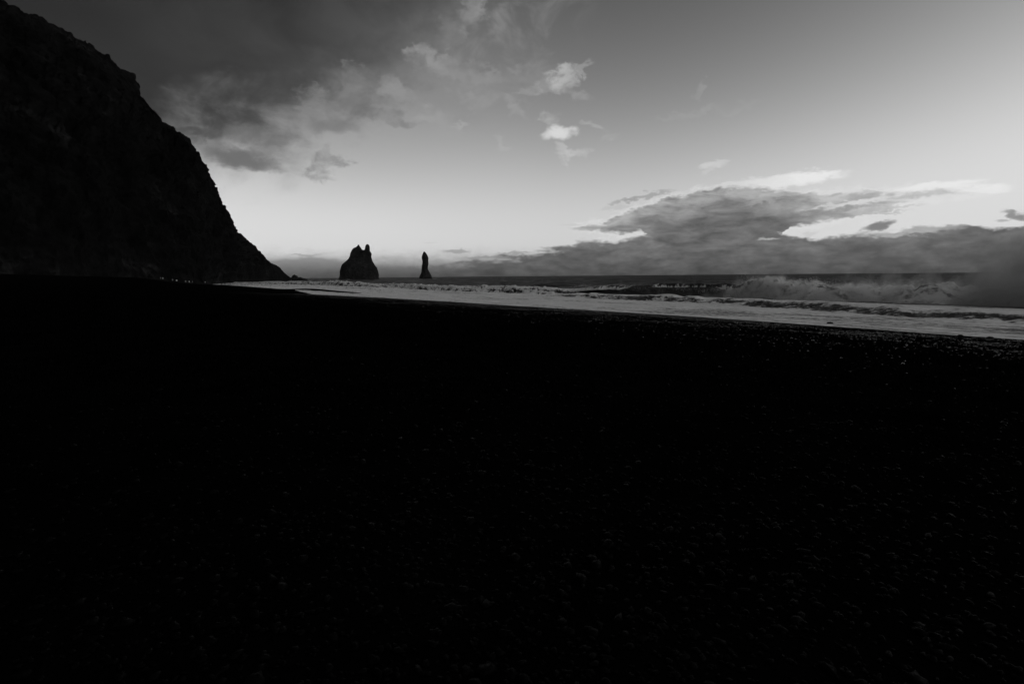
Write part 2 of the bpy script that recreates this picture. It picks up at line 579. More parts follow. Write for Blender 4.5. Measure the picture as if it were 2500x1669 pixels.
t.put(b.inputs['Specular IOR Level'], t.mix(foam, t.mix(far, 0.4, 0.22), 0.1))
bn = t.new('ShaderNodeBump')
bn.inputs['Strength'].default_value = 1.0
bn.inputs['Distance'].default_value = 1.0
t.put(bn.inputs['Height'], t.mix(foam, w, w + pat * 0.25))
# unresolved wavelets of the open sea: normals scattered, mostly the wave faces turned to the shore
wv = t.noise(t.xyz(sa * 0.05, sn * 0.16), 1.0, 8, 0.72, which=1, flat=True)
sub = t.new('ShaderNodeVectorMath', operation='SUBTRACT')
t.put(sub.inputs[0], wv)
sub.inputs[1].default_value = (0.5 + 0.81 * 0.30, 0.5 + 0.586 * 0.30, 0.5)
scl = t.new('ShaderNodeVectorMath', operation='SCALE')
t.put(scl.inputs[0], sub.outputs[0])
t.put(scl.inputs['Scale'], far * (1.0 - foam) * 1.5)
add = t.new('ShaderNodeVectorMath', operation='ADD')
t.put(add.inputs[0], scl.outputs[0])
t.put(add.inputs[1], bn.outputs[0])
nrmz = t.new('ShaderNodeVectorMath', operation='NORMALIZE')
t.put(nrmz.inputs[0], add.outputs[0])
t.put(b.inputs['Normal'], nrmz.outputs[0])
# rough water hides much of its own reflection: part of what is seen is the dark body of the sea
deep = t.new('ShaderNodeBsdfDiffuse')
deep.inputs['Color'].default_value = grey(0.02)
mixw = t.new('ShaderNodeMixShader')
t.put(mixw.inputs[0], t.mix(foam, t.mix(far, 0.75, 0.30), 1.0))
t.put(mixw.inputs[1], deep.outputs[0])
t.put(mixw.inputs[2], b.outputs[0])
t.put(M_SEA.node_tree.nodes['Material Output'].inputs['Surface'], mixw.outputs[0])


def mat_plain(name, v, rough=0.8, sc_=20.0):
    m, t, b = material(name)
    g = t.new('ShaderNodeTexCoord')
    n = t.noise(g.outputs['Object'], sc_, 3, 0.5)
    t.put(b.inputs['Base Color'], greyc(t, t.lin(n, 0.3, 0.7, 0.8, 1.2) * v))
    b.inputs['Roughness'].default_value = rough
    b.inputs['Specular IOR Level'].default_value = 0.2
    return m


# ------------------------------------------------------------------ shore frame: a runs along the beach (away from the camera), b runs out to sea
N0 = np.array([0.81, 0.5864])
T0 = np.array([-0.5864, 0.81])


def to_ab(p):
    return np.array([p[0] * T0[0] + p[1] * T0[1], p[0] * N0[0] + p[1] * N0[1]])


def xy(a, b):
    return a * T0[0] + b * N0[0], a * T0[1] + b * N0[1]


shore_px = [(2500, 829), (2229, 810.6), (1800, 779), (1450, 758), (1100, 736), (952, 728), (771, 719.5), (729, 708.5), (603, 699), (520, 694)]
SH = np.array([to_ab(at_z(x, y)) for x, y in shore_px])
SH = SH[np.argsort(SH[:, 0])]
SHA = np.concatenate([[-9000, -300, -60], SH[:, 0], [700, 9000]])
SHB = np.concatenate([[48, 50, 46.5], SH[:, 1], [SH[-1, 1] + 6, SH[-1, 1] + 6]])


def shoreB(a):
    a = np.asarray(a, float)
    s = 0
    for o, wgt in ((-6, .2), (-3, .2), (0, .2), (3, .2), (6, .2)):
        s = s + wgt * np.interp(a + o, SHA, SHB)
    return s


def beach_z(a, b):
    x = shoreB(a) - b                      # metres inland of the water line
    z = np.where(x > 0, 2.6 * (1 - np.exp(-np.maximum(x, 0) / 60)) / 0.543, 0.079 * x * 0.6)
    z = z + 1.5 * sstep(x, 60, 120) * sstep(a, 60, 200) + 2.3 * sstep(x, 26, 50) * sstep(a, 150, 275)
    # low sand bar left by the backwash, where the far swash is cut off
    bar_c = np.interp(a, [110, 150, 215, 240], [15, 12, 4, 0])
    z = z + 0.66 * np.exp(-((-x - bar_c) / 3.6) ** 2) * sstep(a, 112, 150) * sstep(-a, -232, -205)
    return z


def sand_z(a, b):
    """the sand surface with its hummocks and ripples"""
    x, y = xy(a, b)
    rough = sstep(shoreB(a) - b, 4, 12)
    return (beach_z(a, b) + rough * (0.10 * fbm(x / 7, y / 7, octaves=3, seed=3) + 0.035 * fbm(x / 1.1, y / 1.1, octaves=3, seed=5))
            + 0.02 * fbm(a / 9, b / 3, octaves=3, seed=8))


# ------------------------------------------------------------------ beach
def symspace(lo, hi, n, k):
    t = np.linspace(np.arcsinh(lo / k), np.arcsinh(hi / k), n)
    return np.sinh(t) * k


ga = symspace(-420, 760, 560, 5.0)
gb = symspace(-420, 170, 460, 5.0)
A, B = np.meshgrid(ga, gb, indexing='ij')
X, Y = xy(A, B)
Z = sand_z(A, B)
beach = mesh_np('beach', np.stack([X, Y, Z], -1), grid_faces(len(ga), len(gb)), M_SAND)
tag(beach, 'black volcanic sand and gravel beach filling the foreground', kind='structure')


def ground(x, y):
    a, b_ = x * T0[0] + y * T0[1], x * N0[0] + y * N0[1]
    return float(sand_z(np.array([a]), np.array([b_]))[0])


def on_beach(px, py):
    d = ray(px, py)
    r = np.geomspace(1.5, 900, 6000)
    pts = CAM + d[None] * r[:, None]
    a, b_ = pts[:, 0] * T0[0] + pts[:, 1] * T0[1], pts[:, 0] * N0[0] + pts[:, 1] * N0[1]
    k = np.argmax(pts[:, 2] < np.maximum(beach_z(a, b_), 0.0))
    return pts[k]


# ------------------------------------------------------------------ sea
def seg(lo, hi, d0, d1):
    out, x, d = [], lo, d0
    n = max(2, int(2 * (hi - lo) / (d0 + d1)))
    dd = np.linspace(d0, d1, n)
    s = np.concatenate([[0], np.cumsum(dd)])
    return lo + s / s[-1] * (hi - lo)


na = np.concatenate([-np.geomspace(6900, 30, 60)[:-1], seg(-30, 5, 1.2, .4)[:-1], seg(5, 105, .34, .34)[:-1], seg(105, 430, .36, 1.9)[:-1], np.geomspace(430, 6900, 100)])
nn = np.concatenate([seg(-4, 62, .24, .24)[:-1], seg(62, 210, .26, 1.6)[:-1], np.geomspace(210, 6900, 130)])
A, Nn = np.meshgrid(na, nn, indexing='ij')
B = shoreB(A) + Nn
X, Y = xy(A, B)


def along_line(px, n):
    """distance a along the shore where the photograph's column px crosses the line n metres off the water line"""
    d = ray(px, 672)
    r = np.linspace(20, 900, 20000)
    a = r * (d[0] * T0[0] + d[1] * T0[1])
    b_ = r * (d[0] * N0[0] + d[1] * N0[1])
    k = np.argmax(b_ > shoreB(a) + n)
    return float(a[k]), float(r[k])


def tops(pts, n):
    out = []
    for x, y in pts:
        a, r = along_line(x, n)
        out.append((a, CAM[2] + r * ray(x, y)[2]))
    return out


top_s = tops([(1770, 722), (1790, 706), (1805, 692), (1835, 680), (1870, 675), (1910, 681), (1945, 687), (1965, 684), (1992, 680), (2012, 689), (2040, 692), (2100, 693), (2160, 691), (2220, 690), (2300, 687), (2400, 686)], 46)
TS = np.array(sorted(top_s))


def bore_n(a):
    return np.interp(a, [-40, 13, 20, 40, 59, 75, 95], [15, 16, 17, 23, 27, 26.5, 27]) + 0.9 * vnoise(a / 5.0, 0 * a, seed=21)


def breaker_n(a):
    return np.interp(a, [-60, 20, 60, 100, 180, 300, 430], [46, 47, 46, 38, 40, 41, 38]) + 2.2 * vnoise(a / 26.0, 0 * a + 3, seed=22) + 0.7 * vnoise(a / 6.0, 0 * a + 5, seed=23)


def breaker_h(a):
    h = np.interp(a, [-60, 10, 40, 62, 88, 100, 112, 150, 178, 200, 240, 300, 360, 450, 600],
                     [2.6, 2.8, 2.7, 1.7, 1.5, 1.2, 2.0, 1.6, 1.9, 1.5, 1.5, 2.6, 2.0, 1.4, 0.8]) * (1 + 0.18 * vnoise(a / 8.0, 0 * a, seed=24))
    k = sstep(a, 26, 34) * sstep(-a, -64, -60)
    return h * (1 - k) + k * (np.interp(a, TS[:, 0], TS[:, 1]) - 0.45)


def sea_state(A, Nn):
    """height and foam amount of the water"""
    z = 0.0 * A
    foam = 0.0 * A
    # swash sheet
    swash = sstep(-Nn, -44, -30)
    z = z + swash * (0.05 * fbm(A / 5, Nn / 1.6, octaves=4, seed=31) + 0.02)
    foam = foam + swash * (0.80 + 0.30 * fbm(A / 22, Nn / 5, octaves=3, seed=33))
    foam = foam - 0.30 * swash * 1.35 * np.exp(-((Nn - 6) / 3.8) ** 2) * sstep(-A, -52, -20)
    foam = foam - 0.25 * swash * sstep(A, 260, 420) 
    # rolling bore of white water in front of the breaker
    d = Nn - bore_n(A)
    pres = sstep(-A, -100, -78)
    hb = 0.85 * pres * (1 + 0.25 * vnoise(A / 3.0, Nn / 3.0, seed=35))
    prof = np.where(d < 0, sstep(d, -2.6, 0.2), np.exp(-np.maximum(d, 0) / 9.0))
    lump = fbm(A / 0.9, Nn / 0.7, octaves=4, seed=36, gain=0.6)
    lump2 = fbm(A / 2.6, Nn / 1.8, octaves=3, seed=37)
    front = np.exp(-((d + 1.3) / 1.5) ** 2) * pres
    z = z + hb * prof + front * (0.16 * lump + 0.12 * lump2)
    foam = foam + pres * np.exp(-((d - 1.5) / 3.0) ** 2) * 0.5
    foam = foam * (1 - front) + front * (0.40 + 0.22 * lump2 + 0.1 * lump)
    # smaller secondary rolls further along the beach
    for n0, a0, a1, hh, sd in ((26, 92, 160, .55, 41), (24, 150, 260, .5, 42), (20, 250, 420, .5, 43), (60, 90, 400, .8, 44)):
        nc = n0 + 2.0 * vnoise(A / 15, 0 * A + sd, seed=sd)
        d2 = Nn - nc
        pr = sstep(A, a0, a0 + 14) * sstep(-A, -a1, -a1 + 20) * (0.6 + 0.5 * vnoise(A / 9, 0 * A, seed=sd + 5))
        p2 = np.where(d2 < 0, sstep(d2, -2.0, 0.2), np.exp(-np.maximum(d2, 0) / 5.0))
        z = z + hh * pr * p2 * (1 + .35 * lump)
        fr = np.exp(-((d2 + .8) / 1.2) ** 2) * pr
        foam = foam + pr * np.exp(-((d2 - 1) / 2.5) ** 2) * (.5 if n0 < 50 else .75) - fr * .3 * (1 + lump)
    # main line of breakers
    d = Nn - breaker_n(A)
    hb = breaker_h(A)
    prof = np.where(d < 0, sstep(d, -2.4, 0.3), np.exp(-(np.maximum(d, 0) / 8.0) ** 1.3))
    white = 1 - sstep(A, 52, 62) * sstep(-A, -97, -90)            # clean glassy face between a = 55 and 95
    rag = fbm(A / 2.2, Nn / 1.6, octaves=5, seed=51, gain=0.6)
    zone = np.exp(-((d - 0.5) / 4.0) ** 2)
    bil = -fbm(A / 2.4, Nn / 2.0, octaves=4, seed=52, ridged=True, gain=.55)
    z = z + hb * prof * (1 + 0.14 * rag * white) + zone * white * (0.25 + 0.16 * hb) * bil
    z = z - 0.8 * np.exp(-((d + 5.5) / 3.0) ** 2) * (1 - white) * 0.4
    foam = foam + white * np.exp(-((d + 0.5) / 4.5) ** 2) * (0.75 + 0.35 * rag) + (1 - white) * np.exp(-((d - .6) / .7) ** 2) * .35
    foam = foam - (1 - white) * np.exp(-((d + 2.0) / 2.0) ** 2) * 0.8
    face = np.exp(-((d + 1.4) / 1.5) ** 2) * white * (1 - 0.5 * sstep(-A, -66, -58))
    foam = foam * (1 - face) + face * (0.58 + 0.28 * rag + 0.2 * bil)
    # swell and chop further out
    out = sstep(Nn, 52, 80)
    amp = np.interp(Nn, [50, 90, 400, 2000, 9000], [0.3, 0.7, 1.0, 1.0, 0.9])
    ph = Nn / 7.5 + 1.6 * vnoise(A / 70, Nn / 90, seed=61)
    z = z + out * amp * (0.30 * np.sin(ph) + 0.55 * fbm(A / 34, Nn / 12, octaves=3, seed=62) + 0.22 * fbm(A / 8, Nn / 4, octaves=2, seed=63) * sstep(-Nn, -500, -200))
    foam = foam + out * 0.35 * sstep(-Nn, -110, -70) * sstep(fbm(A / 14, Nn / 4, octaves=3, seed=64), .15, .5)
    return z, foam


Z, FO = sea_state(A, Nn)
# the thin leading edge runs up the sand in lobes
edge = 0.10 + 0.05 * fbm(A / 14, 0 * A, octaves=3, seed=71)
Z = Z + np.exp(-np.maximum(Nn, -4) / 2.5) * np.minimum(edge, .14) * sstep(Nn, -4.2, 3)
for px, dep, rad in ((877, 1180, 44), (1040, 1260, 16), (716, 806, 30), (640, 740, 40), (600, 660, 30)):      # white water round the feet of the rocks
    q = at_depth(px, 680, dep)
    rr = np.hypot(X - q[0], Y - q[1])
    FO = FO + 0.75 * np.exp(-((rr - rad) / 16) ** 2)
FARA = sstep(Nn, 46, 95)
verts = np.stack([X, Y, Z], -1)
sea = mesh_np('sea', verts, grid_faces(len(na), len(nn)), M_SEA, attrs={
    'foam': FO.ravel(), 'far': FARA.ravel(), 'shore': np.stack([A, Nn, 0 * A], -1).reshape(-1, 3)})
tag(sea, 'dark winter sea with white foam washing up the beach', kind='structure')

# curling, glassy breaker in front of the open sea
ca = np.arange(54, 99, 0.2)
prof = np.array([(7.0, 0.05), (5.0, .30), (3.2, .60), (1.8, .86), (0.8, .98), (0.0, 1.03), (-0.7, 1.0), (-1.25, .90), (-1.6, .74), (-1.72, .58), (-1.55, .55),
                 (-1.25, .68), (-0.85, .78), (-0.4, .80), (-0.02, .72), (0.15, .56), (0.12, .38), (-0.1, .22), (-0.6, .08), (-1.4, -.02), (-2.6, -.12)])
tt = np.linspace(0, 1, len(prof))
t2 = np.linspace(0, 1, 64)
prof = np.stack([np.interp(t2, tt, prof[:, 0]), np.interp(t2, tt, prof[:, 1])], -1)
CA, TT = np.meshgrid(ca, t2, indexing='ij')
endf = sstep(ca, 54, 62) * sstep(-ca, -99, -86)
hh = (2.3 + 0.35 * vnoise(ca / 9, 0 * ca, seed=81) + 0.15 * vnoise(ca / 2.5, 0 * ca, seed=82)) * (0.45 + 0.55 * endf)
curl = np.clip(0.65 + 0.6 * vnoise(ca / 7, 0 * ca + 2, seed=83), 0.15, 1.25)
PN = prof[None, :, 0] * np.ones_like(CA)
over_ = (PN < 0) & (TT > 0.2) & (TT < 0.8)
PN = np.where(over_, PN * curl[:, None], PN)
PZ = prof[None, :, 1] * hh[:, None]
jit = fbm(CA / 1.1, TT * 7, octaves=4, seed=84)
PN = PN + 0.16 * jit
PZ = PZ + 0.09 * fbm(CA / 0.8, TT * 9, octaves=4, seed=85) * (TT > .1)
cn = breaker_n(ca)[:, None] + 0.6 + PN
X, Y = xy(CA, shoreB(CA) + cn)
lipf = np.exp(-((TT - 0.46) / 0.07) ** 2)
cf = 0.7 * lipf + 0.30 * fbm(CA / 2.2, TT * 1.5, octaves=4, seed=86) + 0.30 + 0.5 * (1 - endf)[:, None] + 0.25 * np.exp(-((TT - .95) / .06) ** 2)
wave = mesh_np('breaking_wave', np.stack([X, Y, PZ - .05], -1), grid_faces(len(ca), len(t2)), M_SEA, attrs={
    'foam': cf.ravel(), 'far': (0 * cf).ravel(), 'shore': np.stack([TT * 7 + CA * .5, CA * 1.1, 0 * CA], -1).reshape(-1, 3)})
tag(wave, 'dark glassy wave curling over beyond the white foam', kind='structure')

# ------------------------------------------------------------------ cliff
rf = [  # ridge px, py, depth      foot px, depth
    (-1500, -560, 170, -1700, 105), (-600, -235, 230, -800, 150), (-250, -95, 265, -350, 170), (0, 5, 300, -60, 190), (64, 28, 312, 20, 200), (137, 61, 325, 100, 212),
    (172, 85, 335, 150, 222), (207, 103, 345, 190, 230), (257, 135, 360, 235, 240), (294, 165, 378, 280, 250), (316, 178, 392, 320, 260), (326, 186, 396, 340, 264),
    (326, 192, 397, 345, 265), (320, 230, 402, 380, 272), (344, 254, 415, 425, 284), (367, 287, 430, 455, 292), (404, 303, 450, 485, 300), (441, 324, 470, 500, 312), (459, 340, 482, 506, 330), (471, 360, 500, 509, 350),
    (487, 388, 520, 511, 376), (505, 420, 540, 514, 405), (513, 441, 550, 517, 425), (516, 465, 558, 521, 440), (526, 472, 566, 527, 462), (547, 510, 590, 538, 492), (560, 540, 612, 550, 520),
    (574, 565, 640, 562, 550), (588, 570, 668, 585, 610), (600, 584, 684, 600, 635), (615, 597, 700, 615, 660), (629, 612, 718, 628, 685), (643, 625, 735, 641, 708), (666, 643, 760, 662, 740),
    (684, 654, 780, 680, 765), (693, 665, 790, 690, 780), (703, 673, 797, 700, 792), (712, 679, 803, 709, 800)]
ridge = np.array([at_depth(r[0], r[1], r[2]) for r in rf])
foot = np.array([at_depth(r[3], 685, r[4]) for r in rf])
foot[:, 2] = -1.0
lenp = np.concatenate([[0], np.cumsum(np.linalg.norm(np.diff(np.array([(r[0], r[1]) for r in rf]), axis=0), axis=1))])
NU, NV, NB = 620, 190, 26
uu = np.concatenate([np.linspace(0, lenp[3], 120)[:-1], np.linspace(lenp[3], lenp[-1], NU - 119)])
RD = np.stack([np.interp(uu, lenp, ridge[:, k]) for k in range(3)], -1)
FT = np.stack([np.interp(uu, lenp, foot[:, k]) for k in range(3)], -1)
jag = lambda k, sd: fbm(uu / k, 0 * uu + sd, octaves=3, seed=sd, gain=.6)
amp_r = np.clip(RD[:, 2] / 40, .12, 1)
RD[:, 0] += amp_r * (0.2 + 1.5 * jag(26, 141) + 1.0 * jag(8, 142))
RD[:, 2] += amp_r * (1.6 * jag(22, 143) + 0.8 * jag(7, 144))
for _ in range(6):       # soften the foot line only
    FT[1:-1] = (FT[:-2] + 2 * FT[1:-1] + FT[2:]) / 4
vv = np.linspace(0, 1, NV)
V = vv[None, :, None]
# the face leans back: steep above, talus below
e = np.clip(V, 0, 1)
hor = 0.62 * e + 0.38 * e ** 2
P = FT[:, None] * (1 - hor) + RD[:, None] * hor
P[..., 2] = FT[:, None, 2] + (RD[:, None, 2] - FT[:, None, 2]) * (0.84 * e[..., 0] + 0.16 * np.sin(e[..., 0] * math.pi / 2))
du = np.gradient(P, axis=0)
dv = np.gradient(P, axis=1)
nrm = np.cross(du, dv)
nrm /= np.linalg.norm(nrm, axis=-1, keepdims=True) + 1e-9
if nrm[NU // 2, NV // 2, 0] < 0:
    nrm = -nrm
px_, py_, pz_ = P[..., 0], P[..., 1], P[..., 2]
along = px_ * 0.25 + py_ * 0.97
vis = vv[None, :]
hgt = np.clip(RD[:, None, 2] / 60.0, 0.04, 1)
wide = np.sin(np.pi * np.clip(vis, 0, 1)) ** 0.7
gul = fbm(along / 34 + pz_ / 90, pz_ / 130, octaves=4, seed=101, ridged=True, gain=.5)
med = fbm(px_ / 16, py_ / 16, pz_ / 22, octaves=4, seed=102, ridged=True, gain=.55)
fin = fbm(px_ / 5, py_ / 5, pz_ / 5, octaves=4, seed=103, gain=.6)
ledge = np.abs(((pz_ + 5 * vnoise(along / 40, pz_ / 60, seed=104)) / 9.0) % 1.0 - 0.5) * 2
colm = vnoise(along / 1.1, pz_ / 30, seed=105) * sstep(-pz_, -38, -22) * sstep(pz_, 1, 3)
disp = hgt * (wide * (11.0 * gul + 7.0 * med + 2.4 * (ledge - .5)) + (0.3 + 0.7 * wide) * 3.0 * fin + 0.5 * colm * wide)
disp *= sstep(vis, 0, 0.03) * 0.9 + 0.1
keep = sstep(1 - vis, 0.0, 0.12)
disp = disp * keep + (1 - keep) * hgt * (1.7 * fbm(px_ / 6, py_ / 6, pz_ / 6, octaves=4, seed=106, gain=.65, ridged=True) - .3)
P = P + nrm * disp[..., None]
# back side: the plateau falls away inland
bb = np.linspace(0, 1, NB + 1)[1:]
back = RD[:, None] + np.array([-0.86, 0.5, 0])[None, None] * (bb[None, :, None] * 260)
back[..., 2] = RD[:, None, 2] * (1 - 0.30 * bb[None] - .5 * bb[None] ** 3) - 3 * bb[None]
back += (P[:, -1] - RD)[:, None] * (1 - bb[None, :, None])
back[..., 2] += hgt * 4 * fbm(back[..., 0] / 30, back[..., 1] / 30, octaves=3, seed=107) * bb[None]
P = np.concatenate([P, back], 1)
cliff = mesh_np('cliff', P, grid_faces(NU, NV + NB), M_CLIFF)
tag(cliff, 'steep dark basalt sea cliff dropping to the beach', kind='structure')


# ------------------------------------------------------------------ sea stacks
def loft(levels, seed, depth_ratio=0.75, rough=0.06, segs=72, per=90):
    """levels: (centre x, half width, z, centre y) from bottom to top -> verts, faces of a closed craggy column"""
    L = np.array(levels, float)
    tz = np.linspace(0, 1, per)
    s = np.concatenate([[0], np.cumsum(np.hypot(np.diff(L[:, 2]), np.diff(L[:, 1])))])
    s /= s[-1]
    cx, hw, z, cy = (np.interp(tz, s, L[:, k]) for k in range(4))
    th = np.linspace(0, 2 * np.pi, segs, endpoint=False)
    TH, ZZ = np.meshgrid(th, z, indexing='ij')
    HW = hw[None, :]
    nx, ny = np.cos(TH), np.sin(TH)
    n = fbm(nx * 2.2 + 5, ny * 2.2, ZZ / 9.0, octaves=5, gain=.6, seed=seed)
    n2 = fbm(nx * 5, ny * 5, ZZ / 22.0, octaves=3, seed=seed + 9, ridged=True)
    r = HW * (1 + rough * 1.3 * n + rough * 0.6 * n2)
    X = cx[None] + r * nx
    Y = cy[None] + r * ny * depth_ratio
    V = np.stack([X, Y, ZZ + 0.25 * n], -1).reshape(-1, 3)
    Fq = grid_faces(segs, per, wrap=True)
    top = np.array([[cx[-1], cy[-1], z[-1] + hw[-1] * .25]])
    V = np.concatenate([V, top])
    ti = len(V) - 1
    i = np.arange(segs)
    cap = np.stack([i * per + per - 1, ((i + 1) % segs) * per + per - 1, np.full(segs, ti), np.full(segs, ti)], -1)
    return V, Fq, cap[:, :3]


def outline_levels(pairs, depth):
    out = []
    for xl, xr, y in pairs:
        pl, pr = at_depth(xl, y, depth), at_depth(xr, y, depth)
        out.append(((pl[0] + pr[0]) / 2, (pr[0] - pl[0]) / 2, (pl[2] + pr[2]) / 2, depth))
    return out


def join_lofts(name, lofts, mat):
    V, Ft = [], []
    off = 0
    for v, fq, cap in lofts:
        V.append(v)
        tri = np.concatenate([fq[:, [0, 1, 2]], fq[:, [0, 2, 3]], cap])
        Ft.append(tri + off)
        off += len(v)
    return mesh_np(name, np.concatenate(V), np.concatenate(Ft), mat)


D1 = 1180.0
body = outline_levels([(829, 925.5, 688), (829.6, 924.6, 679), (831, 922.2, 663.5), (833.5, 919, 654), (836.6, 912.5, 645.5), (845, 908.3, 638), (852, 907, 631), (855, 906, 626), (856, 906, 620), (858, 903, 614), (862, 899, 609.5)], D1)
hornl = outline_levels([(852, 900, 632), (856, 890, 620), (857.5, 885, 614), (860, 882.8, 609), (863.5, 880.8, 605.2), (869, 879.3, 603), (872.6, 877.8, 600), (873.8, 876.3, 597.4)], D1 - 3)
shoulder = outline_levels([(856, 880, 622), (858.5, 876, 612), (861, 873, 608.5), (864.5, 869, 604.6)], D1 - 6)
hornr = outline_levels([(880, 906, 626), (884, 905, 619), (888, 903, 613), (890.8, 903, 607.5), (891.6, 902.6, 602), (893, 901, 598.5), (894.8, 898.8, 596.4)], D1 + 3)
body = body[:-1]
stack = join_lofts('sea_stack', [loft(body, 201, .8, .045), loft(hornl, 202, .7, .06), loft(shoulder, 204, .7, .06), loft(hornr, 203, .8, .05)], M_STACK)
tag(stack, 'broad black sea stack with two pointed horns standing in the sea', 'sea stack', 'sea stacks off the headland')
D2 = 1260.0
needle = outline_levels([(1023.5, 1057, 686), (1024.6, 1055, 679), (1024.6, 1053.6, 674), (1028.8, 1049, 665.2), (1029.2, 1044.6, 656.5), (1030, 1044.8, 649), (1031, 1046.2, 643.5), (1031.2, 1045.7, 637), (1029.8, 1045.9, 629.8), (1030.7, 1043.4, 623.5), (1032.9, 1040, 617.6), (1034.2, 1036.8, 614.3)], D2)
stack2 = join_lofts('sea_stack', [loft(needle, 211, .9, .05)], M_STACK)
tag(stack2, 'slender dark sea stack like a needle, widening at its foot', 'sea stack', 'sea stacks off the headland')


# ------------------------------------------------------------------ rocks
def rock_mesh(name, size, seed, sub=4, flat=0.7, mat=M_STONE, rough=.35):
    bm = bmesh.new()
    bmesh.ops.create_icosphere(bm, subdivisions=sub, radius=1.0)
    me = bpy.data.meshes.new(name)
    co = np.array([v.co[:] for v in bm.verts])
    d = fbm(co[:, 0] * 1.3 + seed, co[:, 1] * 1.3, co[:, 2] * 1.3, octaves=4, seed=seed, gain=.55)
    co = co * (1 + rough * d)[:, None] * np.array(size)[None] * np.array([1, 1, flat])
    for v, c in zip(bm.verts, co):
        v.co = c
    for f in bm.faces:
        f.smooth = True
    bm.to_mesh(me)
    bm.free()
    me.materials.append(mat)
    o = bpy.data.objects.new(name, me)
    col.objects.link(o)
    return o


for k, (x, y, s, lab) in enumerate([(720, 678, (6, 5, 7.0), 'jagged black rock in the surf just off the tip of the cliff'),
                                    (731, 680, (7, 5, 4.5), 'low black rock in the surf beside the jagged rock off the cliff tip'),
                                    (741, 681, (5, 4, 3.0), 'small black rock farthest out in the surf off the cliff tip')]):
    p = at_depth(x, y, 812 + 4 * k)
    o = rock_mesh('surf_rock', s, 300 + k, 4, 1.0, M_STACK, .5)
    o.location = (p[0], p[1], 0.6)
    tag(o, lab, 'rock', 'rocks off the tip of the cliff')

for k, (x, y, s, lab) in enumerate([(2026, 791.5, .22, 'largest dark stone lying in the thin foam at the water edge'),
                                    (2417, 827, .17, 'dark stone at the water edge beside the right border of the picture'),
                                    (2345, 819, .10, 'small dark stone at the water edge, second from the right border'),
                                    (2104, 800, .08, 'tiny dark stone at the water edge to the right of the largest one'),
                                    (1975, 789, .07, 'tiny dark stone at the water edge to the left of the largest one')]):
    p = on_beach(x, y)
    o = rock_mesh('beach_stone', (s * 1.3, s, s), 320 + k, 3, .75)
    o.location = (p[0], p[1], max(ground(p[0], p[1]), 0.02) + s * .15)
    o.rotation_euler.z = k * 1.3
    tag(o, lab, 'stone', 'stones at the water edge')

# ------------------------------------------------------------------ pebbles and cobbles on the beach
bm = bmesh.new()
bmesh.ops.create_icosphere(bm, subdivisions=1, radius=1.0)
ICO_V = np.array([v.co[:] for v in bm.verts])
ICO_F = np.array([[v.index for v in f.verts] for f in bm.faces])
bm.free()
bm = bmesh.new()
bmesh.ops.create_icosphere(bm, subdivisions=2, radius=1.0)
ICO2_V = np.array([v.co[:] for v in bm.verts])
ICO2_F = np.array([[v.index for v in f.verts] for f in bm.faces])
bm.free()


def pebble_cloud(name, pts, size, base_v, base_f, label, mat=M_PEBBLE, smooth=True):
    n = len(pts)
    nvv = len(base_v)
    v = np.repeat(base_v[None], n, 0)
    v = v * (1 + 0.22 * rng.normal(size=(n, nvv, 1)).clip(-1.5, 1.5))
    v = v * np.stack([rng.uniform(.8, 1.6, n), rng.uniform(.6, 1.1, n), rng.uniform(.35, .75, n)], -1)[:, None, :]
    th = rng.uniform(0, 2 * np.pi, n)
    tl = rng.normal(0, .32, n)
    c, s = np.cos(tl)[:, None], np.sin(tl)[:, None]
    y, z = v[..., 1] * c - v[..., 2] * s, v[..., 1] * s + v[..., 2] * c
    x = v[..., 0]
    c, s = np.cos(th)[:, None], np.sin(th)[:, None]
    v = np.stack([x * c - y * s, x * s + y * c, z], -1) * size[:, None, None] + pts[:, None, :]
    f = base_f[None] + (np.arange(n) * nvv)[:, None, None]
    tone = np.repeat(rng.uniform(.0003, .0018, n), nvv)
    o = mesh_np(name, v.reshape(-1, 3), f.reshape(-1, 3), mat, smooth, attrs={'tone': tone})
    tag(o, label, kind='stuff')
    return o


def scatter(n, rmin, rmax, azlo, azhi):
    r = np.exp(rng.uniform(np.log(rmin), np.log(rmax), n))
    az = np.radians(rng.uniform(azlo, azhi, n))
    return r * np.sin(az), r * np.cos(az), r


x1, y1, r1 = scatter(12000, 1.6, 18, -50, 54)
s1 = np.exp(rng.normal(np.log(.011), .45, len(x1))).clip(.004, .035)
a_, b_ = x1 * T0[0] + y1 * T0[1], x1 * N0[0] + y1 * N0[1]
z1 = sand_z(a_, b_)
pebble_cloud('pebbles', np.stack([x1, y1, z1 + s1 * .2 + .003], -1), s1, ICO2_V, ICO2_F, 'rounded dark basalt pebbles strewn over the near beach')
aa = rng.uniform(-12, 115, 75000)
dd = 4.0 + rng.gamma(2.2, 6.0, 75000)
x2, y2 = xy(aa, shoreB(aa) - dd)
keepm = (y2 > 3) & (dd < 36) & (rng.random(len(dd)) < np.interp(dd, [18, 36], [1, .15]))
clump = fbm(x2 / 2.2, y2 / 2.2, octaves=3, seed=131) + .25 * rng.normal(size=len(x2))
keepm &= clump > -.12
aa, x2, y2 = aa[keepm], x2[keepm], y2[keepm]
s2 = np.exp(rng.normal(np.log(.030), .45, len(x2))).clip(.012, .09) * np.interp(dd[keepm], [5, 14, 26, 40], [1, .9, .65, .4])
z2 = sand_z(x2 * T0[0] + y2 * T0[1], x2 * N0[0] + y2 * N0[1])
pebble_cloud('cobbles', np.stack([x2, y2, z2 + s2 * .2], -1), s2, ICO_V, ICO_F, 'belt of wet glinting cobbles just above the water line', M_COBBLE, True)


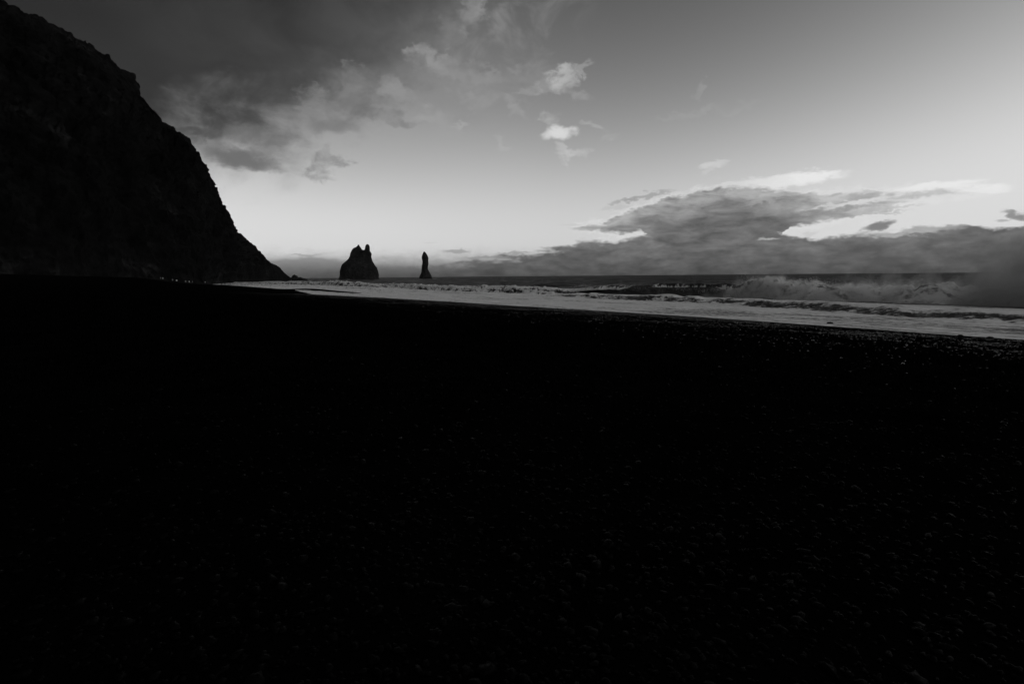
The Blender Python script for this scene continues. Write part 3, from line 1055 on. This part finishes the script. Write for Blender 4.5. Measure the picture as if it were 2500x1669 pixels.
# ------------------------------------------------------------------ people
def skin_mesh(name, joints, edges, root=0, sub=1):
    me = bpy.data.meshes.new(name)
    me.from_pydata([j[0] for j in joints], edges, [])
    o = bpy.data.objects.new(name, me)
    col.objects.link(o)
    m = o.modifiers.new('skin', 'SKIN')
    m.use_smooth_shade = True
    for i, j in enumerate(joints):
        sv = me.skin_vertices[0].data[i]
        sv.radius = (j[1], j[2] if len(j) > 2 else j[1])
        sv.use_root = (i == root)
    o.modifiers.new('sub', 'SUBSURF').levels = sub
    o.modifiers['sub'].render_levels = sub
    dg = bpy.context.evaluated_depsgraph_get()
    dg.update()
    me2 = bpy.data.meshes.new_from_object(o.evaluated_get(dg))
    bpy.data.objects.remove(o)
    return me2


def pose(stride=.14, arm=.1, lean=0.0, raise_arm=False):
    J = [((0, 0, .96), .15, .11), ((0, lean * .4, 1.16), .14, .10), ((0, lean * .8, 1.38), .17, .11), ((0, lean, 1.50), .06), ((0, lean + .015, 1.57), .105, .12), ((0, lean + .02, 1.67), .115, .13), ((0, lean + .01, 1.76), .075)]
    E_ = [(0, 1), (1, 2), (2, 3), (3, 4), (4, 5), (5, 6)]
    for s in (-1, 1):
        i = len(J)
        J += [((s * .10, 0, .88), .095), ((s * .11, s * stride * .5 + .03, .48), .062), ((s * .11, s * stride - .02, .10), .042), ((s * .115, s * stride + .14, .045), .038)]
        E_ += [(0, i), (i, i + 1), (i + 1, i + 2), (i + 2, i + 3)]
        i = len(J)
        if raise_arm and s > 0:
            J += [((s * .19, lean * .8, 1.41), .062), ((s * .27, .10, 1.22), .05), ((s * .14, .27, 1.36), .038), ((s * .08, .33, 1.42), .03)]
        else:
            J += [((s * .19, lean * .8, 1.41), .062), ((s * .25, -s * arm * .4, 1.13), .05), ((s * .25, -s * arm + .06, .90), .038), ((s * .245, -s * arm + .09, .80), .03)]
        E_ += [(2, i), (i, i + 1), (i + 1, i + 2), (i + 2, i + 3)]
    return J, E_


def jacket_mesh(J, raise_arm):
    """hooded jacket: torso shell to mid-thigh, with sleeves"""
    T = [((0, 0, .78), .25, .20), ((0, J[1][0][1] * .5, 1.0), .225, .18)] + [((J[k][0][0], J[k][0][1], J[k][0][2]), J[k][1] * 1.3 + .02, (J[k][2] if len(J[k]) > 2 else J[k][1]) * 1.35 + .03) for k in (1, 2)] + [((J[3][0]), .095, .09)]
    E_ = [(0, 1), (1, 2), (2, 3), (3, 4)]
    for s, base in ((-1, 11), (1, 19)):
        i = len(T)
        T += [(J[base][0], .09), (J[base + 1][0], .08), (J[base + 2][0], .062)]
        E_ += [(3, i), (i, i + 1), (i + 1, i + 2)]
    return skin_mesh('jacket', T, E_)


M_CLOTH = mat_plain('dark trousers and skin', 0.02)
M_DARKJ = mat_plain('black jacket', 0.012)
M_PALEJ = mat_plain('pale jacket', 0.62)
M_MIDJ = mat_plain('grey jacket', 0.30)
M_HAIR = mat_plain('dark hair', 0.012)


def hair_mesh():
    bm = bmesh.new()
    bmesh.ops.create_icosphere(bm, subdivisions=3, radius=1.0)
    for v in list(bm.verts):
        if v.co.z < -.15 and v.co.y > -.25:
            bm.verts.remove(v)
    for v in bm.verts:
        v.co = Vector((v.co.x * .112, v.co.y * .125 - .005, v.co.z * .12 + 1.685))
    for f in bm.faces:
        f.smooth = True
    me = bpy.data.meshes.new('hair')
    bm.to_mesh(me)
    bm.free()
    return me


HAIR = hair_mesh()
POSES = []
for args in ((.16, .12, .02, False), (.04, .03, 0.0, False), (.05, .05, .0, True), (.20, .15, .03, False)):
    J, E_ = pose(*args)
    POSES.append((skin_mesh('body', J, E_, 0, 2), jacket_mesh(J, args[3])))


def person(loc, rz, pose_i, jacket_mat, label, group, scale=1.0):
    b_, j_ = POSES[pose_i]
    body_ = b_.copy()
    body_.materials.clear()
    body_.materials.append(M_CLOTH)
    o = bpy.data.objects.new('person', body_)
    col.objects.link(o)
    o.location, o.rotation_euler, o.scale = loc, (0, 0, rz), (scale,) * 3
    jm = j_.copy()
    jm.materials.clear()
    jm.materials.append(jacket_mat)
    hm = HAIR.copy()
    hm.materials.append(M_HAIR)
    for nm, me in (('jacket', jm), ('hair', hm)):
        c = bpy.data.objects.new(nm, me)
        col.objects.link(c)
        c.parent = o
    tag(o, label, 'person', group)
    return o


for x, y, rz, p_, lab in ((541, 694.2, 2.6, 0, 'person in dark clothes walking at the water edge, left of the pair'),
                          (549.5, 694.6, 2.9, 3, 'person in dark clothes walking at the water edge, right of the pair')):
    p = at_depth(x, y, 258)
    person((p[0], p[1], ground(p[0], p[1])), rz, p_, M_DARKJ, lab, 'pair walking at the water edge', 1.06)

crowd = [(392, 676, 1, M_MIDJ, 'person in a grey jacket at the cliff foot, farthest from the water'),
         (397.5, 678.5, 1, M_PALEJ, 'person in a pale jacket beside the grey one farthest from the water'),
         (421, 680.5, 2, M_MIDJ, 'person in a grey jacket with a raised arm under the middle of the cliff foot'),
         (431, 682, 1, M_PALEJ, 'person in a pale jacket, fourth from the left at the cliff foot'),
         (453, 686.5, 0, M_MIDJ, 'person in a dull grey jacket, next to the brightest jacket at the cliff foot'),
         (462, 689, 2, M_PALEJ, 'person in the brightest jacket, taking a picture at the cliff foot'),
         (470, 689, 1, M_MIDJ, 'person in a grey jacket just seaward of the brightest jacket'),
         (501, 690.5, 1, M_PALEJ, 'person in pale clothes alone at the corner of the cliff, nearest the water')]
for k, (x, y, p_, jm, lab) in enumerate(crowd):
    dep = {0: 255, 1: 255, 2: 262, 3: 264, 4: 270, 5: 272, 6: 274, 7: 292}[k]
    p = at_depth(x, y, dep)
    gz = ground(p[0], p[1])
    person((p[0], p[1], gz), 2.2 + .5 * k, p_, jm, lab, 'people standing at the foot of the cliff')


# ------------------------------------------------------------------ spray thrown up by the breakers
ROTZ = math.atan2(T0[1], T0[0])                  # local x runs along the shore, local -y out to sea


def spray(name, label, a0, a1, n0, n1, ztop, nc, nw, top_pts, dens_pts, edge, rag, nscale, tone, step):
    """closed box of airborne water; its material holds the billowing density"""
    bm = bmesh.new()
    bmesh.ops.create_cube(bm, size=1.0)
    base = float(shoreB((a0 + a1) / 2))
    for v in bm.verts:
        v.co = Vector((a0 + (v.co.x + .5) * (a1 - a0), -(base + n0 + (v.co.y + .5) * (n1 - n0)), -0.4 + (v.co.z + .5) * (ztop + .4)))
    bmesh.ops.recalc_face_normals(bm, faces=bm.faces)
    me = bpy.data.meshes.new(name)
    bm.to_mesh(me)
    bm.free()
    m = bpy.data.materials.new(label)
    m.use_nodes = True
    t = NT(m.node_tree)
    for nd in list(m.node_tree.nodes):
        if nd.type == 'BSDF_PRINCIPLED':
            m.node_tree.nodes.remove(nd)
    outn = m.node_tree.nodes['Material Output']
    tcn = t.new('ShaderNodeTexCoord')
    sp_ = t.new('ShaderNodeSeparateXYZ')
    t.put(sp_.inputs[0], tcn.outputs['Object'])
    x, y, z = (t.e(o) for o in sp_.outputs)
    n = t.noise(tcn.outputs['Object'], nscale, 6, 0.62)
    n2 = t.noise(tcn.outputs['Object'], nscale * .28, 3, 0.5)
    top = t.curve(x, a0, a1, top_pts, 0, 14)
    den = t.curve(x, a0, a1, dens_pts, 0, 4)
    off = (y * -1.0 - base - nc) / nw
    h = top - z + (n - 0.5) * rag + (n2 - 0.5) * rag * 1.3 - off * off * 1.6
    ends = t.smooth(x, a0, a0 + 3) * t.smooth(x, a1, a1 - 3)
    d = t.smooth(h, 0.0, edge) * den * ends * t.lin(n, 0.36, 0.66, 0.15, 1.7)
    pv = t.new('ShaderNodeVolumePrincipled')
    t.put(pv.inputs['Density'], d)
    pv.inputs['Color'].default_value = grey(tone)
    pv.inputs['Anisotropy'].default_value = 0.2
    t.nt.links.new(pv.outputs[0], outn.inputs['Volume'])
    m.cycles.volume_step_rate = step
    me.materials.append(m)
    o = bpy.data.objects.new(name, me)
    o.rotation_euler.z = ROTZ
    col.objects.link(o)
    tag(o, label, kind='stuff')
    return o


A_ = lambda px: along_line(px, 47)[0]
top_m = tops([(1500, 706), (1560, 703), (1590, 697), (1620, 703), (1690, 695), (1720, 701), (1770, 700), (1850, 688), (1960, 686), (2050, 684), (2100, 680), (2180, 674), (2260, 672), (2330, 668),
              (2365, 650), (2400, 622), (2440, 612), (2470, 612), (2500, 606), (2560, 600), (2700, 630)], 47)
den_m = [(A_(2700), .34), (A_(2400), .32), (A_(2300), .24), (A_(2200), .24), (A_(2000), .18), (A_(1840), .14), (A_(1760), .10), (A_(1690), .10), (A_(1640), .03), (A_(1590), .10), (A_(1500), .03)]
spray('sea_mist', 'grey mist of spray drifting off the breaking waves at the right', -14, 92, 36, 62, 14, 47, 7.5, top_m, den_m, 2.4, 11.0, 0.30, 0.60, 0.4)  # low tone puts shade into the mist's colour; spray itself is near white
den_s = [(A_(2230), .3), (A_(2100), .7), (A_(2030), .9), (A_(1990), 1.0), (A_(1800), 1.0), (A_(1770), .5)]
spray('wave_spray', 'white billowing splash bursting from the big breaking wave', 26, 66, 42, 51, 5.2, 46, 3.0, top_s, den_s, 0.6, 2.8, 1.1, 0.985, 0.25)

# ------------------------------------------------------------------ air: thin even haze over the whole coast
bm = bmesh.new()
bmesh.ops.create_cube(bm, size=1.0)
for v in bm.verts:
    v.co = Vector((v.co.x * 14600, v.co.y * 14600, -14 if v.co.z < 0 else 420))
me = bpy.data.meshes.new('haze')
bm.to_mesh(me)
bm.free()
m = bpy.data.materials.new('thin sea haze')
m.use_nodes = True
m.node_tree.nodes.remove(m.node_tree.nodes['Principled BSDF'])
pv = m.node_tree.nodes.new('ShaderNodeVolumePrincipled')
pv.inputs['Density'].default_value = 0.000014
pv.inputs['Color'].default_value = grey(0.9)
m.node_tree.links.new(pv.outputs[0], m.node_tree.nodes['Material Output'].inputs['Volume'])
me.materials.append(m)
haze = bpy.data.objects.new('haze', me)
col.objects.link(haze)
tag(haze, 'thin pale sea haze that fades the far stacks', kind='stuff')

# ------------------------------------------------------------------ flying drops torn off the crests
n = 9000
da = np.concatenate([rng.uniform(30, 66, n * 3 // 5), rng.uniform(60, 98, n * 2 // 5)])
tp = np.interp(da, [p[0] for p in sorted(top_s)], [p[1] for p in sorted(top_s)])
tp = np.where(da > 60, 1.75 + .4 * vnoise(da / 3, 0 * da, seed=401), tp)
clus = 0.9 * vnoise(da / 1.4, 0 * da, seed=402) + .45 * vnoise(da / .5, 0 * da, seed=403)
dz_ = tp + clus * .5 + rng.normal(0, .26, n) - .25
dn = breaker_n(da) + rng.normal(-.6, 1.1, n)
x3, y3 = xy(da, shoreB(da) + dn)
s3 = np.exp(rng.normal(np.log(.017), .5, n)).clip(.008, .05)
okm = dz_ > .5
M_DROP = mat_plain('white water drops', 0.9, 0.6)
drops = pebble_cloud('spray_drops', np.stack([x3, y3, dz_], -1)[okm], s3[okm], ICO_V, ICO_F, 'white drops flying above the crest of the breaking wave', M_DROP, True)
